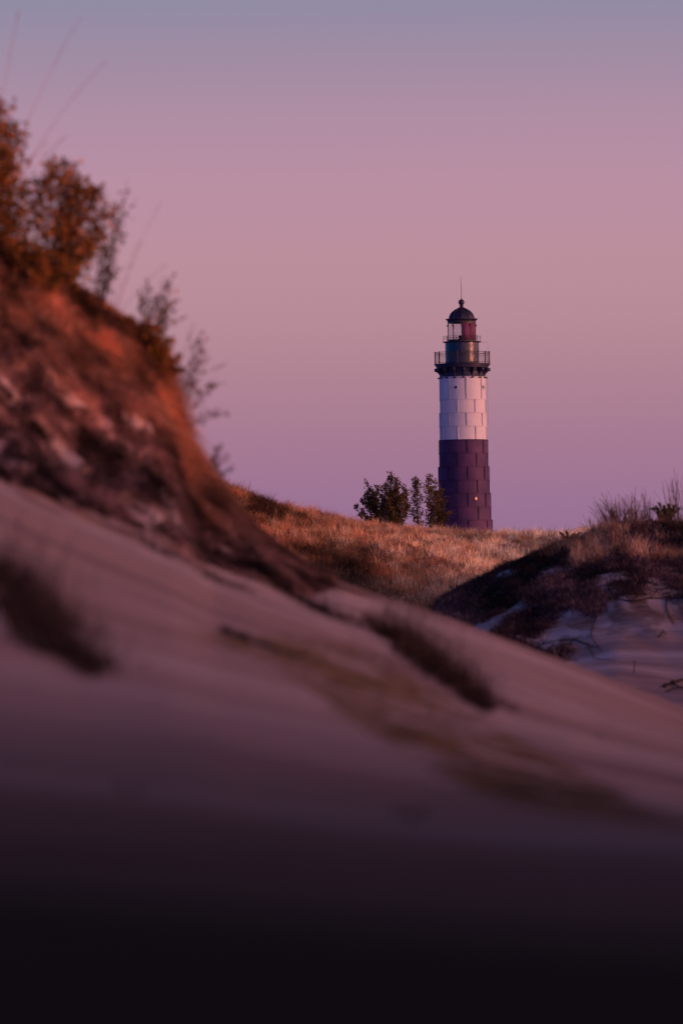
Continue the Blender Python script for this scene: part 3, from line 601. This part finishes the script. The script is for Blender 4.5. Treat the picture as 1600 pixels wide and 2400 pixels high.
near_shrub('twiggy_shrub', 'faint low twigs at the foot of the bluff edge before the far hill', 490, 1100, 57.8, [(520,1040),(535,1070),(545,1095),(505,1050)], 110, [(.16,.08,.07),(.22,.12,.10)], .045, rad=.16, low=.3, tr=.006)

def stem_tuft(name, label, base, stems, r, col, plume=.0, cat='grass', group=None):
    """long single stems arching to given tips"""
    root = empty(name, base, label, cat, group); mb = MB(); Pl = []
    for tip in stems:
        tip = np.array(tip)-np.array(base); t = np.linspace(0,1,10)[:,None]; c = tip*t; c[:,2] += (np.sin(t[:,0]*np.pi*.5)-t[:,0])*tip[2]*.35; c[:,2] -= .0
        mb.tube(c, np.linspace(r, r*.35, 10), 4)
        if plume:
            m = 26; tt = rng.uniform(.72,1.0,m); i = tt*9; i0 = np.minimum(i.astype(int),8); p = c[i0]+(c[i0+1]-c[i0])*(i-i0)[:,None]
            Pl.append(p+rng.normal(0,plume*.25,(m,3)))
    m_ = noise_mat('stems '+label[:12], tuple(v*.8 for v in col), col, 4, .8, .2)
    mb.build('stems', m_, root)
    if Pl:
        Pl = np.concatenate(Pl); V,F,T = leafcloud(Pl, np.full(len(Pl), plume), np.tile(np.array([col]), (len(Pl),1))); mesh_np('seed_heads', V, None, F, M_leaf, root, tint=T)
    return root
b = at(-40, 560, 57.6); stem_tuft('beach_grass', 'tall pinkish arching grass stems above the left edge shrub', tuple(b), [tuple(at(x,y,57.6)) for x,y in ((45,20),(190,38),(245,145),(60,300),(110,330),(160,315))], .0042, (.60,.26,.26), .02)
b = at(260, 760, 57.6); stem_tuft('beach_grass', 'faint thin grass stems rising from the middle of the bluff top', tuple(b), [tuple(at(x,y,57.6)) for x,y in ((300,415),(380,470),(390,620),(330,560))], .003, (.36,.2,.19), .014)
b = at(330, 800, 57.6); stem_tuft('beach_grass', 'dark fine stems standing up from the shoulder of the near bluff', tuple(b), [tuple(at(x,y,57.6)) for x,y in ((345,650),(372,690),(395,655),(410,640),(420,700),(330,690),(440,740))], .0045, (.18,.10,.08), .026)
b = at(400, 930, 57.6); stem_tuft('beach_grass', 'hair thin stems reaching right off the bluff edge', tuple(b), [tuple(at(x,y,57.6)) for x,y in ((490,790),(520,900),(540,975),(455,760),(535,850))], .0042, (.22,.12,.11), .022)

def tuft(name, label, base, n, h, spread, lean, w, cols, group=None, azm=None, cat='grass tuft'):
    root = empty(name, base, label, cat, group)
    r = spread*np.sqrt(rng.uniform(0,1,n)); a = rng.uniform(0,6.28,n); x = r*np.cos(a)*1.0; y = r*np.sin(a)*2.0
    az = a + rng.normal(0,.6,n) if azm is None else rng.normal(azm,.7,n)
    z = Z(x+base[0], y+base[1])-base[2]-.01
    V,F3,F4,T = blades(np.stack([x,y,z],1), h*rng.uniform(.45,1.1,n), w*rng.uniform(.7,1.3,n), rng.uniform(*lean,n), az, pick(cols,n)*rng.uniform(.6,1.4,(n,1)))
    mesh_np('blades', V, F3, F4, M_grass, root, tint=T)['kind'] = 'stuff'; return root
def tuft_line(name, label, pts, n, h, w, cols, lean=(.2,.9), wid=.10, azm=None, group=None):
    """one clump whose crown of roots runs along a line on the sand"""
    root = empty(name, pts[0], label, 'grass tuft', group); P_ = np.array([tuple(p) for p in pts]); t = rng.uniform(0,len(P_)-1,n); i = np.minimum(t.astype(int),len(P_)-2); q = P_[i]+(P_[i+1]-P_[i])*(t-i)[:,None]
    tt = t/(len(P_)-1); sc_ = np.sin(np.pi*np.clip(tt*.94+.05,0,1))**.8
    q[:,0] += rng.normal(0,wid,n)*sc_; q[:,1] += rng.normal(0,wid*3,n); q[:,2] = Z(q[:,0],q[:,1])-.01
    nn = fbm(q[:,0]*3.2+5, q[:,1]*.8, 3, 201); k = (nn > -.28) | (rng.uniform(0,1,n) < .3); q, sc_, nn = q[k], sc_[k], nn[k]; n = len(q)
    az = rng.uniform(0,6.28,n) if azm is None else rng.normal(azm,.9,n)
    tall = rng.uniform(0,1,n) < .30; hv = h*sc_*np.clip(.9+1.2*nn,.35,1.7)*np.where(tall, .25+1.15*rng.uniform(0,1,n)**1.6, rng.uniform(.06,.34,n)); wv = w*np.where(tall,.55,1.15)*rng.uniform(.7,1.3,n)
    tc_ = pick(cols,n)*rng.uniform(.6,1.4,(n,1))*np.where(tall,1.5,.8)[:,None]
    V,F3,F4,T = blades(q-P_[0], hv, wv, np.where(tall, rng.uniform(.1,1.1,n), rng.uniform(*lean,n)), az, tc_)
    mesh_np('blades', V, F3, F4, M_grass, root, tint=T)['kind'] = 'stuff'; return root
dk = [(.012,.009,.009),(.018,.013,.011),(.04,.024,.018)]
tuft_line('grass_clump', 'large blurred dark grass clump at the left edge low on the sand slope', [ground(-70,1290,20,45), ground(15,1370,19,45), ground(85,1450,18,45), ground(155,1530,16,45), ground(225,1585,16,45)], 6200, .58, .006, dk+[(.10,.06,.04),(.14,.08,.05)], wid=.15)
tuft_line('grass_clump', 'small dark clump just below the large one at the left edge', [ground(40,1490,15,45), ground(80,1525,15,45), ground(115,1555,15,45)], 420, .07, .005, dk, wid=.03)
tuft_line('grass_clump', 'large dark grass clump halfway down the right side of the sand slope', [ground(860,1455,30,56), ground(930,1500,28,56), ground(1010,1560,26,56), ground(1080,1620,25,56), ground(1130,1670,24,56)], 6400, .72, .007, dk+[(.10,.055,.035),(.16,.09,.055)], wid=.14, lean=(.05,.9))
tuft_line('grass_clump', 'small dark clump on the sand right of the large right clump', [ground(1160,1640,24,56), ground(1190,1660,24,56), ground(1215,1675,24,56)], 420, .10, .006, dk, wid=.04)
tuft_line('grass_clump', 'thin reddish strip of grass above the small right clump', [ground(1190,1620,30,56), ground(1250,1635,30,56), ground(1300,1670,30,56)], 380, .07, .005, [(.10,.05,.04),(.05,.03,.025)], wid=.03)
tuft_line('grass_clump', 'little olive brown clump alone on the sand towards the right edge', [ground(1385,1715,20,56), ground(1410,1735,20,56)], 160, .06, .005, [(.14,.08,.03),(.08,.05,.02)], wid=.03)
tuft_line('grass_clump', 'dark strip of grass on the sand below the bluff, upper one', [ground(330,1255,35,56), ground(400,1300,35,56), ground(500,1360,35,56), ground(590,1385,35,56)], 2800, .20, .007, dk+[(.10,.05,.04)], wid=.14)
tuft_line('grass_clump', 'dark strip of grass trailing down at the right foot of the bluff', [ground(620,1340,40,57), ground(700,1400,38,57), ground(760,1440,36,57), ground(840,1470,36,57)], 2800, .20, .007, dk+[(.10,.05,.04)], wid=.16)
def stick(name, label, pts, r, material=M_bark, cat='stick', group=None, forks=()):
    p0 = np.array(tuple(pts[0])); mb = MB(); c = np.array([tuple(p) for p in pts])-p0
    t = np.linspace(0,len(c)-1,6*len(c)); i = np.minimum(t.astype(int),len(c)-2); q = c[i]+(c[i+1]-c[i])*(t-i)[:,None] + rng.normal(0,r*.5,(len(t),3))
    mb.tube(q, np.linspace(r, r*.45, len(q)), 6)
    for f in forks:
        f = np.array([tuple(p) for p in f])-p0; mb.tube(f, np.linspace(r*.6, r*.25, len(f)), 5)
    o = mb.build(name, material); o.location = tuple(pts[0]); return tag(o, label, cat, group)
up = Vector((0,0,.012))
stick('fallen_branch', 'dark blurred stick lying across the sand in the middle foreground', [ground(515,1480,20,50)+up, ground(570,1500,20,50)+up, ground(640,1525,20,50)+up, ground(712,1545,20,50)+up], .026)
def pebble(label, px, py, r):
    g_ = ground(px, py, 3.8, 30); mb = MB(); n = 8
    V = []; 
    for i in range(n+1):
        for j in range(12):
            a = i/n*math.pi; t = j/12*2*math.pi; k = 1+.18*math.sin(3*t+a*2)+.1*math.cos(5*a); V.append((r*k*math.sin(a)*math.cos(t)*1.3, r*k*math.sin(a)*math.sin(t), r*.7*k*math.cos(a)))
    Q = [(i*12+j, (i+1)*12+j, (i+1)*12+(j+1)%12, i*12+(j+1)%12) for i in range(n) for j in range(12)]
    mb.add(V, Q); o = mb.build('pebble', M_stone, smooth=True); o.location = g_+Vector((0,0,r*.35)); tag(o, label, 'pebble')
pebble('dark blurred pebble on the shaded sand low in the picture', 962, 1903, .017)
pebble('small faint pebble on the dark sand left of centre', 303, 1838, .013)

# things on the right-hand dune
def tangle():
    mb = MB(); k = 0
    for q in range(4000):
        if k >= 420: break
        x = rng.uniform(1040,1640); y = rng.uniform(1240,1560)
        if not inpoly(np.array([x]), np.array([y]), SCRUB)[0]: continue
        if x < 1250 and rng.uniform() < .5: continue
        g_ = ground(x, y, 105, 181, 400); a = rng.uniform(-.9,.9)+(0 if rng.uniform()<.6 else 3.14); L_ = rng.uniform(.25,.95); n = 7; p = [np.array([g_.x, g_.y])]
        dr = np.array([math.cos(a), math.sin(a)*3.0])
        for i in range(n-1):
            a += rng.normal(0,.5); dr = np.array([math.cos(a), math.sin(a)*3.0]); p.append(p[-1]+dr*L_/n)
        p = np.array(p); zz = Z(p[:,0], p[:,1])+.02+.10*rng.uniform()*np.sin(np.linspace(0,3.14,n)); mb.tube(np.column_stack([p, zz]), np.linspace(.014,.006,n)*rng.uniform(.6,1.3), 3); k += 1
    tag(mb.build('root_tangle', M_bark), 'countless thin dark roots and twigs tangled through the scrub of the right hand dune', 'roots', kind='stuff')
tangle()
def g2_(x, y): return ground(x, y, 100, 182)
def tall_tuft(label, x, y, tips, col, n=60):
    b = g2_(x, y); root = empty('beach_grass', b, label, 'grass tuft', 'tall grass tufts on the right hand dune crest')
    mb = MB()
    for (tx, ty) in tips:
        for q in range(max(1, int(1.8*n//len(tips)))):
            e_ = rng.normal(0,.17); T = at(tx+rng.normal(0,9)+e_*60, ty+rng.normal(6,15), b.y)-b; s = np.array([e_, rng.normal(0,.3), -.05]); t = np.linspace(0,1,6)[:,None]
            c = s + (np.array(tuple(T))-s)*t; c[:,2] += (np.sin(t[:,0]*1.57)-t[:,0])*T.z*.4; mb.tube(c, np.linspace(.009,.004,6)*rng.uniform(.7,1.2), 3)
    mb.build('stems', noise_mat('tuft '+label[:14], tuple(v*.5 for v in col), col, 8, .8, .2), root); return root
sc1 = (.46,.23,.16)
tall_tuft('tuft fanning left at the left end of the right dune crest', 1440, 1232, [(1400,1185),(1415,1180),(1430,1178),(1450,1190)], sc1)
tall_tuft('dense upright tuft next to the left end tuft on the right dune crest', 1478, 1226, [(1460,1175),(1480,1170),(1495,1185),(1470,1195)], sc1)
tall_tuft('thin tall stems in the middle of the right dune crest', 1512, 1222, [(1500,1160),(1515,1165),(1525,1180)], sc1, 26)
tall_tuft('very tall thin stems by the right edge of the picture', 1588, 1220, [(1570,1130),(1585,1125),(1597,1120),(1560,1150)], sc1, 22)
tall_tuft('short rust tuft left of the right dune crest above the grassy slope', 1400, 1245, [(1385,1222),(1400,1215),(1412,1220)], (.34,.16,.08), 34)
def dune_shrub(label, x, y, pk, nleaf, cols):
    b = g2_(x, y); pks = []
    for (px, py) in pk: q = at(px, py+rng.uniform(-7,7), b.y); pks.append((q.x-b.x, rng.uniform(-.2,.2), max(.1, q.z-b.z)))
    return tree('leafy_shrub', label, 'shrub', b, pks, .055, nleaf*2, cols, .012, rad=.16, low=.0, upright=1.8, tight=.7, bs=.1)
yg = [(.20,.17,.05),(.30,.20,.05),(.12,.11,.04),(.40,.22,.07)]
dune_shrub('upright olive shrub on the right dune crest near the right edge', 1556, 1228, [(1524,1200),(1534,1192),(1545,1186),(1556,1184),(1566,1184),(1574,1190),(1582,1184),(1592,1188)], 1500, yg)
dune_shrub('little green spike shrub among the tufts of the right dune crest', 1437, 1228, [(1432,1196),(1440,1205)], 180, yg)
dune_shrub('low dark green bush on the slope left of the right dune', 1335, 1268, [(1310,1250),(1325,1246),(1345,1250),(1358,1256)], 500, green)
dune_shrub('low olive bush at the right edge of the right dune crest', 1612, 1225, [(1600,1190),(1615,1180),(1625,1200)], 700, yg)
S = Vector((0,0,.02))
stick('upright_twig', 'short thin twig standing upright in the right hand sand face', [g2_(1484,1578), g2_(1484,1578)+Vector((.02,0,.25)), at(1483,1552,g2_(1484,1578).y)], .010, cat='twig')
def roots(label, paths, r, material=M_bark, name='dead_branch', cat='branch'):
    pts = [[g2_(x,y)+S for x,y in p] for p in paths]; return stick(name, label, pts[0], r, material, cat, None, pts[1:])
roots('forked dead branch lying at the foot of the right dune scrub', [[(1310,1505),(1345,1500),(1375,1512),(1400,1520)],[(1345,1500),(1365,1490)],[(1340,1502),(1330,1525),(1350,1535)],[(1375,1512),(1392,1545),(1440,1550)]], .022)
roots('long curling root hanging down the sand from the scrub edge', [[(1400,1440),(1388,1470),(1384,1490),(1395,1510),(1410,1530)],[(1384,1490),(1370,1500)]], .014, name='bare_root', cat='root')
roots('root dangling over the sand face at the right', [[(1560,1400),(1562,1430),(1570,1450),(1578,1462)],[(1562,1430),(1555,1440)]], .016, name='bare_root', cat='root')
roots('small three armed twig lying alone on the right hand sand', [[(1542,1495),(1552,1482),(1560,1488)],[(1552,1482),(1553,1475)]], .012, name='fallen_twig', cat='twig')
roots('heap of dark driftwood at the right edge low on the dune', [[(1552,1612),(1575,1602),(1600,1596),(1630,1592)],[(1560,1622),(1590,1612),(1625,1612)],[(1570,1600),(1600,1618)]], .035)
roots('pale blue grey dead branch trailing down the scrub on the right dune', [[(1460,1300),(1420,1330),(1380,1370),(1340,1400),(1300,1430),(1262,1465)],[(1380,1370),(1350,1380)],[(1340,1400),(1315,1400)],[(1320,1415),(1322,1450)],[(1420,1330),(1395,1330)]], .02, M_drift)
roots('tangled dead branch on the scrub edge above the bare sand face', [[(1400,1415),(1440,1405),(1480,1412),(1520,1405),(1560,1402),(1610,1405)],[(1440,1405),(1460,1385)],[(1480,1412),(1500,1390)],[(1520,1405),(1540,1385)]], .028)
roots('thin pale dead twigs on a bare sand spot left of the dune crest', [[(1255,1268),(1275,1262),(1295,1266)],[(1262,1262),(1280,1270)],[(1270,1258),(1290,1272)]], .012, M_drift, name='fallen_twig', cat='twig')
